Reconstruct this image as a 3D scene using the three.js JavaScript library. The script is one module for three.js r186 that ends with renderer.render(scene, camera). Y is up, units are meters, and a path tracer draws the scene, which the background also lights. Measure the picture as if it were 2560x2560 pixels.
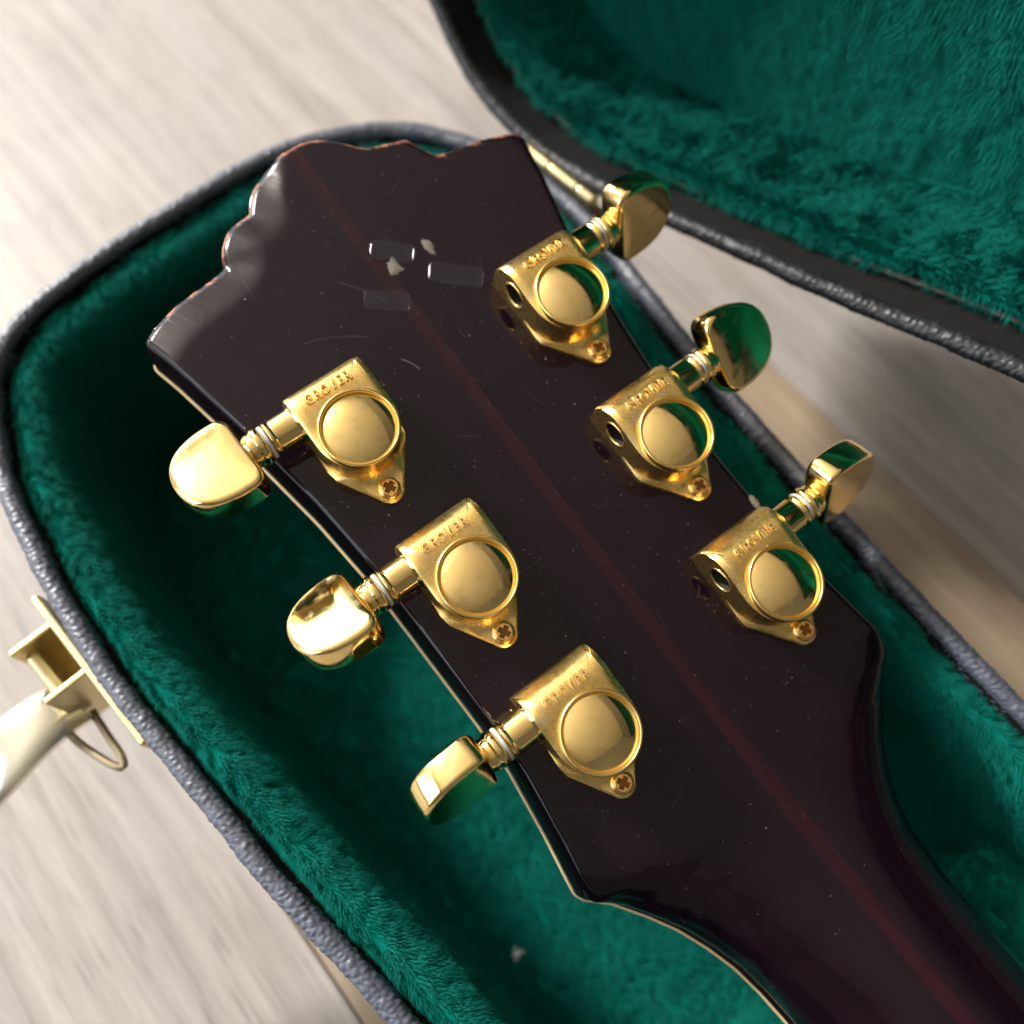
import * as THREE from 'three';
import { mergeGeometries, mergeVertices, toCreasedNormals } from 'three/addons/utils/BufferGeometryUtils.js';
import { MeshSurfaceSampler } from 'three/addons/math/MeshSurfaceSampler.js';
import { ImprovedNoise } from 'three/addons/math/ImprovedNoise.js';
import { RoundedBoxGeometry } from 'three/addons/geometries/RoundedBoxGeometry.js';
import { FontLoader } from 'three/addons/loaders/FontLoader.js';
import { TextGeometry } from 'three/addons/geometries/TextGeometry.js';
import { RectAreaLightUniformsLib } from 'three/addons/lights/RectAreaLightUniformsLib.js';

// ---------------------------------------------------------------- camera, light, exposure
const scene = new THREE.Scene();
scene.background = new THREE.Color(0x000000);
const camera = new THREE.PerspectiveCamera(60.984, 1, 0.01, 30);
camera.position.set(0.04471, 0.16822, 0.05548);
camera.up.set(-0.73579, 0.38307, -0.55845);
camera.lookAt(camera.position.clone().add(new THREE.Vector3(-0.28795, -0.92335, -0.25399)));
camera.focus = 0.169;
camera.userData.fStop = 7;
const renderer = new THREE.WebGLRenderer({ antialias: true });
renderer.setSize(1024, 1024);
renderer.toneMapping = THREE.LinearToneMapping;
renderer.toneMappingExposure = 1;
renderer.shadowMap.enabled = true;
RectAreaLightUniformsLib.init();
const FLOOR = -0.105, CEIL = 2.5;
const WIN = { x: -3.4, y0: 0.1, y1: 2.38, z0: -0.6, z1: 2.1 };      // the window that lights the room
const WINDOW_LIGHT = new THREE.Color(0.78, 0.90, 1.0), WINDOW_POWER = 2.2;
const winLight = new THREE.RectAreaLight(WINDOW_LIGHT, WINDOW_POWER, WIN.z1 - WIN.z0, WIN.y1 - WIN.y0);
winLight.position.set(WIN.x + 0.012, (WIN.y0 + WIN.y1) / 2, (WIN.z0 + WIN.z1) / 2);
winLight.lookAt(winLight.position.x + 1, winLight.position.y, winLight.position.z);
scene.add(winLight);
const WIN2 = { z: 2.2, y0: 0.1, y1: 2.1, x0: -1.7, x1: 0.3, power: 2.4 };   // the second window, on the left
const winLight2 = new THREE.RectAreaLight(WINDOW_LIGHT, WIN2.power, WIN2.x1 - WIN2.x0, WIN2.y1 - WIN2.y0);
winLight2.position.set((WIN2.x0 + WIN2.x1) / 2, (WIN2.y0 + WIN2.y1) / 2, WIN2.z - 0.012);
winLight2.lookAt(winLight2.position.x, winLight2.position.y, 0);
scene.add(winLight2);
const SUN = { y: 1.95, z: 1.05, size: 0.5, power: 660 };              // the part of the window where the low sun stands behind the sheer blind
const SUN_LIGHT = new THREE.Color(1.0, 0.955, 0.89);
const sunLight = new THREE.RectAreaLight(SUN_LIGHT, SUN.power, SUN.size, SUN.size);
sunLight.position.set(WIN.x + 0.05, SUN.y, SUN.z);
sunLight.lookAt(0, 0, 0);
scene.add(sunLight);

// ---------------------------------------------------------------- helpers (all shapes are written in millimetres)
function rng(seed) { let a = seed >>> 0; return () => { a = (a + 0x6D2B79F5) | 0; let t = Math.imul(a ^ (a >>> 15), 1 | a); t = (t + Math.imul(t ^ (t >>> 7), 61 | t)) ^ t; return ((t ^ (t >>> 14)) >>> 0) / 4294967296; }; }
const NO = new ImprovedNoise();
const noise = (x, y, z = 0) => NO.noise(x + 37.7, y + 11.3, z + 5.1);
const fbm = (x, y, z = 0, o = 4) => { let s = 0, a = 0.5; for (let i = 0; i < o; i++) { s += a * noise(x, y, z + i * 7.3); x *= 2.03; y *= 2.03; z *= 2.03; a *= 0.5; } return s; };
const clamp = (x, a = 0, b = 1) => Math.min(b, Math.max(a, x));
const smooth = (a, b, x) => { const t = clamp((x - a) / (b - a)); return t * t * (3 - 2 * t); };
const lerp = (a, b, t) => a + (b - a) * t;
const hash2 = (i, j) => { const s = Math.sin(i * 127.1 + j * 311.7) * 43758.5453; return s - Math.floor(s); };
function worley(x, y) {                                              // [distance to nearest, to second nearest cell centre]
  const xi = Math.floor(x), yi = Math.floor(y); let a = 9, b = 9;
  for (let i = -1; i <= 1; i++) for (let j = -1; j <= 1; j++) {
    const px = xi + i + hash2(xi + i, yi + j), py = yi + j + hash2(yi + j + 91, xi + i + 17);
    const d = Math.hypot(px - x, py - y);
    if (d < a) { b = a; a = d; } else if (d < b) b = d;
  }
  return [a, b];
}
function series(pts) {                                               // monotone-x table -> smooth lookup
  return x => {
    if (x <= pts[0][0]) return pts[0][1];
    for (let i = 1; i < pts.length; i++) if (x <= pts[i][0]) { const t = (x - pts[i - 1][0]) / (pts[i][0] - pts[i - 1][0]); return lerp(pts[i - 1][1], pts[i][1], t); }
    return pts[pts.length - 1][1];
  };
}
const used = {};
function numbered(name) { const n = used[name] = (used[name] ?? -1) + 1; return n ? `${name}_${String(n).padStart(3, '0')}` : name; }
function mesh(name, geo, mat, parent, inMetres = false) {
  if (!inMetres) geo.scale(0.001, 0.001, 0.001);
  const m = new THREE.Mesh(geo, mat); m.name = name; m.castShadow = m.receiveShadow = true; (parent || scene).add(m); return m;
}
function grid(nu, nv, f, closeU = false) {                            // f(i, j) -> [x, y, z, u, v]
  const P = [], U = [], I = [];
  for (let i = 0; i < nu; i++) for (let j = 0; j < nv; j++) { const p = f(i, j); P.push(p[0], p[1], p[2]); U.push(p[3] ?? 0, p[4] ?? 0); }
  for (let i = 0; i < nu - (closeU ? 0 : 1); i++) for (let j = 0; j < nv - 1; j++) {
    const a = i * nv + j, b = ((i + 1) % nu) * nv + j; I.push(a, b, a + 1, a + 1, b, b + 1);
  }
  const g = new THREE.BufferGeometry();
  g.setAttribute('position', new THREE.Float32BufferAttribute(P, 3)); g.setAttribute('uv', new THREE.Float32BufferAttribute(U, 2));
  g.setIndex(I); g.computeVertexNormals(); return g;
}
function merge(list) { return mergeGeometries(list.map(g => { const q = g.index ? g.toNonIndexed() : g; for (const k of Object.keys(q.attributes)) if (!['position', 'normal', 'uv'].includes(k)) q.deleteAttribute(k); return q; })); }
function dataTex(w, h, f, srgb = false, repeat = true) {              // f(x, y) -> [r, g, b] in 0..1
  const d = new Uint8Array(w * h * 4);
  for (let y = 0; y < h; y++) for (let x = 0; x < w; x++) { const c = f(x, y), k = (y * w + x) * 4; d[k] = clamp(c[0]) * 255; d[k + 1] = clamp(c[1]) * 255; d[k + 2] = clamp(c[2]) * 255; d[k + 3] = 255; }
  const t = new THREE.DataTexture(d, w, h); t.magFilter = THREE.LinearFilter; t.minFilter = THREE.LinearFilter;
  if (repeat) t.wrapS = t.wrapT = THREE.RepeatWrapping;
  if (srgb) t.colorSpace = THREE.SRGBColorSpace; t.needsUpdate = true; return t;
}
const toS = c => c <= 0.0031308 ? c * 12.92 : 1.055 * Math.pow(c, 1 / 2.4) - 0.055;
const lin = (r, g, b) => new THREE.Color().setRGB(r, g, b);
function spline(pts, n) { const c = new THREE.CatmullRomCurve3(pts.map(p => new THREE.Vector3(p[0], p[1], 0)), false, 'centripetal'); return c.getSpacedPoints(n).map(p => [p.x, p.y]); }

// ---------------------------------------------------------------- materials
const goldRough = dataTex(256, 256, (x, y) => { const a = fbm(x / 22, y / 22, 1, 4), b = fbm(x / 5, y / 40, 3, 3); const r = 0.29 + 0.07 * a + 0.05 * b; return [r, r, r]; });
goldRough.repeat.set(1 / 14, 1 / 14);
const wear = (seed, lo, hi, A, B) => { const t = dataTex(256, 256, (x, y) => { const n = fbm(x / 34, y / 34, seed, 4) + 0.35 * fbm(x / 7, y / 7, seed + 3, 3), k = smooth(lo, hi, n), d = 1 - 0.12 * smooth(0.0, 0.4, fbm(x / 18, y / 18, seed + 8, 4)); return A.map((a, i) => toS(lerp(a, B[i], k) * d)); }, true); t.repeat.set(1 / 34, 1 / 34); return t; };
const GOLD = new THREE.MeshStandardMaterial({ name: 'gold_plate', map: wear(21, 0.05, 0.4, [1.0, 0.69, 0.235], [0.92, 0.72, 0.38]), metalness: 1, roughness: 1, roughnessMap: goldRough });
const polishRough = dataTex(256, 256, (x, y) => { const a = fbm(x / 40, y / 40, 9, 4), b = Math.abs(fbm(x / 4, y / 60, 4, 2)); const r = 0.085 + 0.16 * clamp(a * 2) + 0.06 * b; return [r, r, r]; });
polishRough.repeat.set(1 / 15, 1 / 15);
const GOLD_POLISHED = new THREE.MeshStandardMaterial({ name: 'polished_gold', map: wear(5, 0.16, 0.6, [1.0, 0.735, 0.305], [0.88, 0.74, 0.46]), metalness: 1, roughness: 1, roughnessMap: polishRough });
const GOLD_SCREW = new THREE.MeshStandardMaterial({ name: 'screw_gold', color: lin(0.95, 0.58, 0.20), metalness: 1, roughness: 0.22 });
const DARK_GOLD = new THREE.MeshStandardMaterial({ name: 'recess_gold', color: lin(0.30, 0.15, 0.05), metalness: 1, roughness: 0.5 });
const DARK_METAL = new THREE.MeshStandardMaterial({ name: 'dark_steel', color: lin(0.05, 0.045, 0.04), metalness: 0.6, roughness: 0.5 });
const NYLON = new THREE.MeshStandardMaterial({ name: 'white_nylon', color: lin(0.50, 0.53, 0.56), roughness: 0.4 });
const BRASS = new THREE.MeshStandardMaterial({ name: 'pale_brass', color: lin(0.66, 0.55, 0.31), metalness: 1, roughness: 0.38 });
const DULL_BRASS = new THREE.MeshStandardMaterial({ name: 'dull_bronze', color: lin(0.30, 0.25, 0.17), metalness: 1, roughness: 0.4 });
const NICKEL = new THREE.MeshStandardMaterial({ name: 'pale_gold_plate', color: lin(0.80, 0.77, 0.66), metalness: 1, roughness: 0.2 });
const LEATHER = new THREE.MeshPhysicalMaterial({ name: 'black_leathercloth', color: lin(0.060, 0.068, 0.096), roughness: 0.46, ior: 1.7 });
const SHADED_LID_LEATHER = new THREE.MeshPhysicalMaterial({ name: 'shaded_lid_leathercloth', color: lin(0.013, 0.014, 0.016), roughness: 0.45 });  // same leathercloth as the base, with the shade on the lid put into its colour
const BLACK_CLOTH = new THREE.MeshPhysicalMaterial({ name: 'black_cloth', color: lin(0.010, 0.010, 0.010), roughness: 0.9, specularIntensity: 0.25 });
const PLUSH_BASE = new THREE.MeshPhysicalMaterial({ name: 'plush_backing', color: lin(0.0012, 0.148, 0.117), roughness: 1, specularIntensity: 0.1 });
const PLUSH = new THREE.MeshPhysicalMaterial({ name: 'green_plush', color: lin(0.0012, 0.155, 0.122), roughness: 0.8, specularIntensity: 0.25 });
const CREAM = new THREE.MeshStandardMaterial({ name: 'cream_binding', color: lin(0.62, 0.47, 0.25), roughness: 0.4 });
const VENEER = new THREE.MeshPhysicalMaterial({ name: 'black_veneer', color: lin(0.01, 0.01, 0.01), roughness: 0.3, clearcoat: 1, clearcoatRoughness: 0.05 });
const WALLPAINT = new THREE.MeshStandardMaterial({ name: 'taupe_wall_paint', color: lin(0.22, 0.19, 0.16), roughness: 0.95 });
const DARKPAINT = new THREE.MeshStandardMaterial({ name: 'dark_wall_paint', color: lin(0.09, 0.085, 0.08), roughness: 0.9 });
const PLASTER = new THREE.MeshStandardMaterial({ name: 'cream_plaster', color: lin(0.62, 0.56, 0.47), roughness: 0.95 });

// ---------------------------------------------------------------- room: floor, walls, ceiling, window
function struct(o) { o.userData.kind = 'structure'; return o; }
const floor = struct(mesh('floor', new THREE.BoxGeometry(6.4, 0.04, 4.8).translate(-0.6, FLOOR - 0.035, 0), new THREE.MeshStandardMaterial({ name: 'floor_base', color: lin(0.12, 0.09, 0.07), roughness: 0.9 }), scene, true));
function woodTexture(seed, tint) {
  return dataTex(1024, 512, (x, y) => {                               // 1 px = 0.5 mm along, 0.4 mm across; tiles softly
    const wob = 10 * fbm(x / 260, y / 90, seed, 2);
    const g1 = fbm(x / 300, (y + wob) / 16, seed + 1, 4), g2 = fbm(x / 70, (y + wob) / 3.2, seed + 2, 3), knot = fbm(x / 220, y / 70, seed + 9, 3);
    const pore = Math.max(0, fbm(x / 36, (y + wob) / 1.9, seed + 4, 2) - 0.12);
    const l = 1 + 0.42 * g1 + 0.28 * g2 - 1.2 * pore - 0.55 * Math.max(0, knot - 0.08);
    const warm = 0.06 * fbm(x / 160, y / 60, seed + 6, 3);
    return [toS(clamp(tint[0] * l * (1 + warm))), toS(clamp(tint[1] * l)), toS(clamp(tint[2] * l * (1 - warm)))];
  }, true);
}
const woods = [woodTexture(3, [0.362, 0.328, 0.302]), woodTexture(17, [0.345, 0.316, 0.293]), woodTexture(31, [0.37, 0.285, 0.20])].map((t, i) => {
  t.repeat.set(1 / 512, 1 / 205);
  return new THREE.MeshPhysicalMaterial({ name: 'pale_laminate', map: t, roughness: 0.42, specularIntensity: 0.7 });
});
{
  const plankW = 240, th = -4 * Math.PI / 180, r = rng(5);
  // rows run almost along x; one long seam lies beside the case
  for (let k = -9; k <= 9; k++) {
    let a = -2000 + r() * 150 - 1285 * 2;
    if (k === 0) a = -36 - 3 * 1285;                            // an end joint beside the case latch
    while (a < 2600) {
      const L = 1285, g = new RoundedBoxGeometry(L - 0.5, 12, plankW - 0.5, 1, 0.7);
      const uv = g.attributes.uv, p = g.attributes.position, ou = r() * 512, ov = r() * 205;
      for (let i = 0; i < p.count; i++) uv.setXY(i, p.getX(i) + ou, p.getZ(i) + ov);
      g.translate(a + L / 2, -6 - 105, 0);
      g.translate(0, 0, 108 - plankW / 2 + k * plankW); g.rotateY(0); g.translate(0, 0, 0);
      const mm = new THREE.Matrix4().makeTranslation(-36, 0, 108).multiply(new THREE.Matrix4().makeRotationY(0.03)).multiply(new THREE.Matrix4().makeTranslation(36, 0, -108));
      g.applyMatrix4(mm);
      const beige = k === 0 && a > -60 && a < 0;
      mesh(numbered('plank'), g, beige ? woods[2] : woods[Math.floor(r() * 2)], floor);
      a += L;
    }
  }
}
const W = { x0: -3.4, x1: 2.3, z0: -1.9, z1: 2.2 };
struct(mesh('ceiling', new THREE.BoxGeometry(W.x1 - W.x0 + 0.4, 0.1, W.z1 - W.z0 + 0.4).translate((W.x0 + W.x1) / 2, CEIL + 0.05, (W.z0 + W.z1) / 2), PLASTER, scene, true));
const wallH = CEIL - FLOOR + 0.05, wallY = (CEIL + FLOOR) / 2 - 0.025;
{
  // window wall with a real opening
  const sh = new THREE.Shape([[W.z0, FLOOR - 0.04], [W.z1, FLOOR - 0.04], [W.z1, CEIL], [W.z0, CEIL]].map(p => new THREE.Vector2(-p[0], p[1])));
  sh.holes.push(new THREE.Path([[WIN.z0, WIN.y0], [WIN.z1, WIN.y0], [WIN.z1, WIN.y1], [WIN.z0, WIN.y1]].map(p => new THREE.Vector2(-p[0], p[1]))));
  const g = new THREE.ExtrudeGeometry(sh, { depth: 0.12, bevelEnabled: false }); g.rotateY(-Math.PI / 2);
  // shape x = -z, after the turn its depth runs to -x
  g.computeBoundingBox(); const bb = g.boundingBox; g.translate(W.x0 - bb.max.x, 0, (W.z0 + W.z1) / 2 - (bb.min.z + bb.max.z) / 2);
  struct(mesh('wall', g, WALLPAINT, scene, true));
  struct(mesh('wall_001', new THREE.BoxGeometry(0.1, wallH, W.z1 - W.z0).translate(W.x1 + 0.05, wallY, (W.z0 + W.z1) / 2), DARKPAINT, scene, true));
  struct(mesh('wall_002', new THREE.BoxGeometry(W.x1 - W.x0, wallH, 0.1).translate((W.x0 + W.x1) / 2, wallY, W.z0 - 0.05), DARKPAINT, scene, true));
  const sh3 = new THREE.Shape([[W.x0, FLOOR - 0.04], [W.x1, FLOOR - 0.04], [W.x1, CEIL], [W.x0, CEIL]].map(p => new THREE.Vector2(...p)));
  sh3.holes.push(new THREE.Path([[WIN2.x0, WIN2.y0], [WIN2.x1, WIN2.y0], [WIN2.x1, WIN2.y1], [WIN2.x0, WIN2.y1]].map(p => new THREE.Vector2(...p))));
  struct(mesh('wall_003', new THREE.ExtrudeGeometry(sh3, { depth: 0.12, bevelEnabled: false }).translate(0, 0, W.z1), WALLPAINT, scene, true));
}
{
  const t = 0.05, w = WIN.z1 - WIN.z0, h = WIN.y1 - WIN.y0, cy = (WIN.y0 + WIN.y1) / 2, cz = (WIN.z0 + WIN.z1) / 2;
  const wood = new THREE.MeshStandardMaterial({ name: 'white_window_paint', color: lin(0.78, 0.77, 0.74), roughness: 0.5 });
  const bar = (y0, y1, z0, z1) => new THREE.BoxGeometry(0.03, y1 - y0, z1 - z0).translate(W.x0 + 0.055, (y0 + y1) / 2, (z0 + z1) / 2);
  const frame = struct(mesh('window', merge([bar(WIN.y0, WIN.y0 + t, WIN.z0, WIN.z1), bar(WIN.y1 - t, WIN.y1, WIN.z0, WIN.z1), bar(WIN.y0 + t, WIN.y1 - t, WIN.z0, WIN.z0 + t), bar(WIN.y0 + t, WIN.y1 - t, WIN.z1 - t, WIN.z1), ...[-0.45, -0.25, -0.05, 0.15, 0.35, 0.55, 0.72, 1.38, 1.55, 1.75, 1.95].map(z => bar(WIN.y0 + t, WIN.y1 - t, z - 0.012, z + 0.012))]), wood, scene, true));
  mesh('window_pane', new THREE.BoxGeometry(0.006, h - 0.012, w - 0.012).translate(W.x0 - 0.005, cy, cz), new THREE.MeshStandardMaterial({ name: 'window_glow', color: 0x000000, emissive: WINDOW_LIGHT, emissiveIntensity: 2.0, roughness: 1 }), frame, true);
  const bar2 = (y0, y1, x0, x1) => new THREE.BoxGeometry(x1 - x0, y1 - y0, 0.03).translate((x0 + x1) / 2, (y0 + y1) / 2, W.z1 - 0.055), cx2 = (WIN2.x0 + WIN2.x1) / 2;
  const frame2 = struct(mesh('window_001', merge([bar2(WIN2.y0, WIN2.y0 + t, WIN2.x0, WIN2.x1), bar2(WIN2.y1 - t, WIN2.y1, WIN2.x0, WIN2.x1), bar2(WIN2.y0 + t, WIN2.y1 - t, WIN2.x0, WIN2.x0 + t), bar2(WIN2.y0 + t, WIN2.y1 - t, WIN2.x1 - t, WIN2.x1), ...Array.from({ length: 11 }, (_, k) => -1.54 + k * 0.168).map(x => bar2(WIN2.y0 + t, WIN2.y1 - t, x - 0.012, x + 0.012))]), wood, scene, true));
  mesh('window_pane', new THREE.BoxGeometry(WIN2.x1 - WIN2.x0 - 0.012, WIN2.y1 - WIN2.y0 - 0.012, 0.006).translate(cx2, (WIN2.y0 + WIN2.y1) / 2, W.z1 + 0.005), new THREE.MeshStandardMaterial({ name: 'window_glow_left', color: 0x000000, emissive: WINDOW_LIGHT, emissiveIntensity: 2.0, roughness: 1 }), frame2, true);
  mesh('sunlit_blind', new THREE.BoxGeometry(0.004, SUN.size, SUN.size).translate(W.x0 + 0.02, SUN.y, SUN.z), new THREE.MeshStandardMaterial({ name: 'sun_glow', color: 0x000000, emissive: SUN_LIGHT, emissiveIntensity: 10, roughness: 1 }), frame, true);
}

// ---------------------------------------------------------------- guitar case: leathercloth shell, black edging, green plush
const Y0 = -20;
const guitarCase = new THREE.Group(); guitarCase.name = 'guitar_case'; guitarCase.position.set(0, FLOOR, 0); scene.add(guitarCase);
guitarCase.userData = { label: 'black leathercloth guitar case with green plush lining, lid standing open', category: 'guitar case' };
const inCase = new THREE.Vector3(0, -FLOOR * 1000, 0);               // millimetre offset from world to the case's base
const rimPts = [[330, 104], [230, 80], [150, 78], [90, 80], [53, 84.4], [38.7, 86.8], [27, 89], [14.5, 90.9], [0.7, 92.4], [-17.5, 94.5], [-34.4, 96.4], [-55.5, 97], [-72.2, 96.3], [-92.8, 94], [-112, 88.5], [-125, 81.5], [-132.5, 70.5], [-137.3, 53], [-140, 35], [-141.4, 18.8], [-142.4, 2], [-142, -11], [-138.8, -25], [-132.8, -38.4], [-124.8, -48.4], [-115, -55.6], [-104, -61], [-90, -65.4], [-76, -66.8], [-65.8, -66.5], [-43, -63.7], [-23.9, -61.5], [-2, -59.6], [17.5, -58.7], [36, -57.9], [53, -57.4], [70, -57], [90, -57], [150, -60], [230, -70], [330, -92]];
function framesFlat(pts, n, place, outOf, up) {
  const q = spline(pts, n); let s = 0;
  return q.map((p, i) => {
    const a = q[Math.max(0, i - 1)], b = q[Math.min(n, i + 1)], l = Math.hypot(b[0] - a[0], b[1] - a[1]);
    if (i) s += Math.hypot(p[0] - q[i - 1][0], p[1] - q[i - 1][1]);
    const t = [(b[0] - a[0]) / l, (b[1] - a[1]) / l];
    return { p: place(p), o: outOf(t), up, s, q: p };
  });
}
function sweep(fr, prof, disp) {                                       // prof: [outward, up] list
  let l = [0]; for (let j = 1; j < prof.length; j++) l[j] = l[j - 1] + Math.hypot(prof[j][0] - prof[j - 1][0], prof[j][1] - prof[j - 1][1]);
  const nrm = prof.map((p, j) => { const a = prof[Math.max(0, j - 1)], b = prof[Math.min(prof.length - 1, j + 1)], d = Math.hypot(b[0] - a[0], b[1] - a[1]); return [(b[1] - a[1]) / d, -(b[0] - a[0]) / d]; });
  const g = grid(fr.length, prof.length, (i, j) => {
    const f = fr[i], d = disp ? disp(f.s, l[j], j) : 0, o = prof[j][0] + nrm[j][0] * d, h = prof[j][1] + nrm[j][1] * d;
    return [f.p.x + f.o.x * o + f.up.x * h, f.p.y + f.o.y * o + f.up.y * h, f.p.z + f.o.z * o + f.up.z * h, f.s, l[j]];
  });
  return g;
}
const UPY = new THREE.Vector3(0, 1, 0);
// from +x, z>0 round the tip to +x, z<0: outward is to the right of the direction of travel
const baseFrames = n => framesFlat(rimPts, n, p => new THREE.Vector3(p[0], Y0, p[1]).add(inCase), t => new THREE.Vector3(-t[1], 0, t[0]).multiplyScalar(-1).multiplyScalar(-1), UPY);
function fixOut(fr, inside) { const m = fr[Math.floor(fr.length / 2)]; if (m.o.dot(inside.clone().sub(m.p)) > 0) fr.forEach(f => f.o.multiplyScalar(-1)); return fr; }
const inBase = new THREE.Vector3(0, Y0, 10).add(inCase);
function rimProfile(outer, inner, r, n) {                              // wall up, over the roll, down inside
  const p = [];
  for (let k = 0; k <= 10; k++) p.push([r, -outer + (outer - r) * k / 10]);
  for (let k = 1; k < n; k++) { const a = Math.PI * k / n; p.push([r * Math.cos(a), -r + r * Math.sin(a)]); }
  for (let k = 0; k <= 6; k++) p.push([-r, -r - (inner - r) * k / 6]);
  return p;
}
const grain = (s, l) => {                                             // pebbled, creased leathercloth
  const w = 0.8 * fbm(s / 3.1, l / 3.1, 2, 2), [a, b] = worley((s + w) / 1.25, (l + w) / 2.3), [c, d] = worley(s / 0.7 + 40, l / 1.0 + 9);
  return 0.38 * Math.sqrt(clamp((b - a) / 0.8)) + 0.07 * Math.sqrt(clamp((d - c) / 0.7)) + 0.5 * fbm(s / 8, l / 8, 5, 2) + 0.10 * noise(s / 1.6, l / 4) - 0.3;
};
const flipIf = (g, fr, j = 0) => g;
{
  const fr = fixOut(baseFrames(3000), inBase);
  mesh('base_shell', sweep(fr, rimProfile(85, 5, 2.3, 22), grain), LEATHER, guitarCase);
  const fr2 = fixOut(baseFrames(700), inBase);
  const edge = []; for (let k = 0; k <= 6; k++) edge.push([-2.32, -2.6 - k * 0.6]); edge.push([-2.9, -6.4], [-4, -6.6], [-5, -6.6]);
  mesh('edging', sweep(fr2, edge, (s, l) => 0.12 * fbm(s / 2, l / 2, 3, 3)), BLACK_CLOTH, guitarCase);
}
// lid: its opening lies in a plane that leans back from the hinge
const phi = 105 * Math.PI / 180, yaw = 7 * Math.PI / 180;
const LA = new THREE.Vector3(Math.cos(yaw), 0, -Math.sin(yaw)), LH = new THREE.Vector3(Math.sin(yaw), 0, Math.cos(yaw));
const LE = UPY.clone().multiplyScalar(Math.sin(phi)).addScaledVector(LH, Math.cos(phi)), LN = LE.clone().cross(LA); if (LN.dot(LH) < 0) LN.multiplyScalar(-1);
const H0 = new THREE.Vector3(-82, Y0, -70).add(inCase);
const lidPt = (s, e, d = 0) => H0.clone().addScaledVector(LA, s).addScaledVector(LE, e).addScaledVector(LN, d);
const lidPts = [[330, 86], [250, 66], [180, 46.5], [122.5, 33], [107.5, 29.1], [95.5, 25.7], [83.8, 22.2], [69.2, 18.4], [54.4, 15], [36, 10.5], [13.4, 4.7], [-3.6, 2], [-15.6, 1], [-25, 2], [-33, 3.4], [-41, 6], [-49.5, 10.5], [-56.5, 15.7], [-62, 20], [-70, 28], [-78, 40], [-84, 56], [-87, 76], [-86, 100], [-80, 122], [-66, 142], [-44, 155], [-14, 161], [40, 164], [330, 164]];
const lidFrames = n => fixOut(framesFlat(lidPts, n, p => lidPt(p[0], p[1]), t => LA.clone().multiplyScalar(-t[1]).addScaledVector(LE, t[0]), LN), lidPt(30, 80));
{
  mesh('lid_shell', sweep(lidFrames(2600), rimProfile(60, 4, 2.3, 18), grain), SHADED_LID_LEATHER, guitarCase);
  const edge = []; for (let k = 0; k <= 12; k++) edge.push([-2.34, -2.6 - k * 0.9]); edge.push([-3.2, -13.6], [-4.2, -13.8], [-5.2, -13.9]);
  mesh('lid_edging', sweep(lidFrames(700), edge, (s, l) => 0.5 * fbm(s / 3, l / 2, 8, 4)), BLACK_CLOTH, guitarCase);
  const fray = []; for (let k = 0; k <= 5; k++) { const a = Math.PI * k / 5; fray.push([-3.6 - 1.0 * Math.sin(a), -12.6 - 1.0 * (1 - Math.cos(a)) / 2]); }
  mesh('frayed_edge', sweep(lidFrames(1400), fray, (s, l) => 0.3 * fbm(s / 1.5, l * 2, 4, 3)), new THREE.MeshStandardMaterial({ name: 'frayed_grey_cloth', color: lin(0.07, 0.066, 0.06), roughness: 1 }), guitarCase);
}
const bottomPoly = (pts, n) => spline(pts, n);
function sheet(pts, place, off) {                                     // filled outline as a fine grid in the outline's plane
  const q = spline(pts, 240).map(p => new THREE.Vector2(p[0], p[1]));
  const g = new THREE.ShapeGeometry(new THREE.Shape(q)); const p = g.attributes.position, uv = g.attributes.uv;
  for (let i = 0; i < p.count; i++) { const x = p.getX(i), y = p.getY(i), v = place(x, y, off); uv.setXY(i, x, y); p.setXYZ(i, v.x, v.y, v.z); }
  g.computeVertexNormals(); return g;
}
// shell bottoms
mesh('base_bottom', sheet(rimPts, (x, y) => new THREE.Vector3(x, -104.2, y).add(inCase)), BLACK_CLOTH, guitarCase);
mesh('lid_back', sheet(lidPts, (x, y) => lidPt(x, y, -59.5)), SHADED_LID_LEATHER, guitarCase);
const lump = (s, l, k) => 1.5 * fbm(s / 16, l / 16, k, 3);
const baseLining = [], lidLining = [];
function insideOf(pts, cx, cy, k) {                                    // moves a point in to the outline (shrunk by k mm towards the centre line)
  const q = spline(pts, 300), has = (x, y) => { let c = false; for (let i = 0, j = q.length - 1; i < q.length; j = i++) if ((q[i][1] > y) !== (q[j][1] > y) && x < (q[j][0] - q[i][0]) * (y - q[i][1]) / (q[j][1] - q[i][1]) + q[i][0]) c = !c; return c; };
  return (x, y) => { const mx = clamp(x, cx[0], cx[1]), my = cy; if (has(x, y)) return [x, y]; let a = 0, b = 1; for (let n = 0; n < 14; n++) { const m = (a + b) / 2; has(lerp(x, mx, m), lerp(y, my, m)) ? b = m : a = m; } return [lerp(x, mx, b), lerp(y, my, b)]; };
}
const inRim = insideOf(rimPts, [-70, 400], 10), inLid = insideOf(lidPts, [-20, 400], 90);
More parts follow.
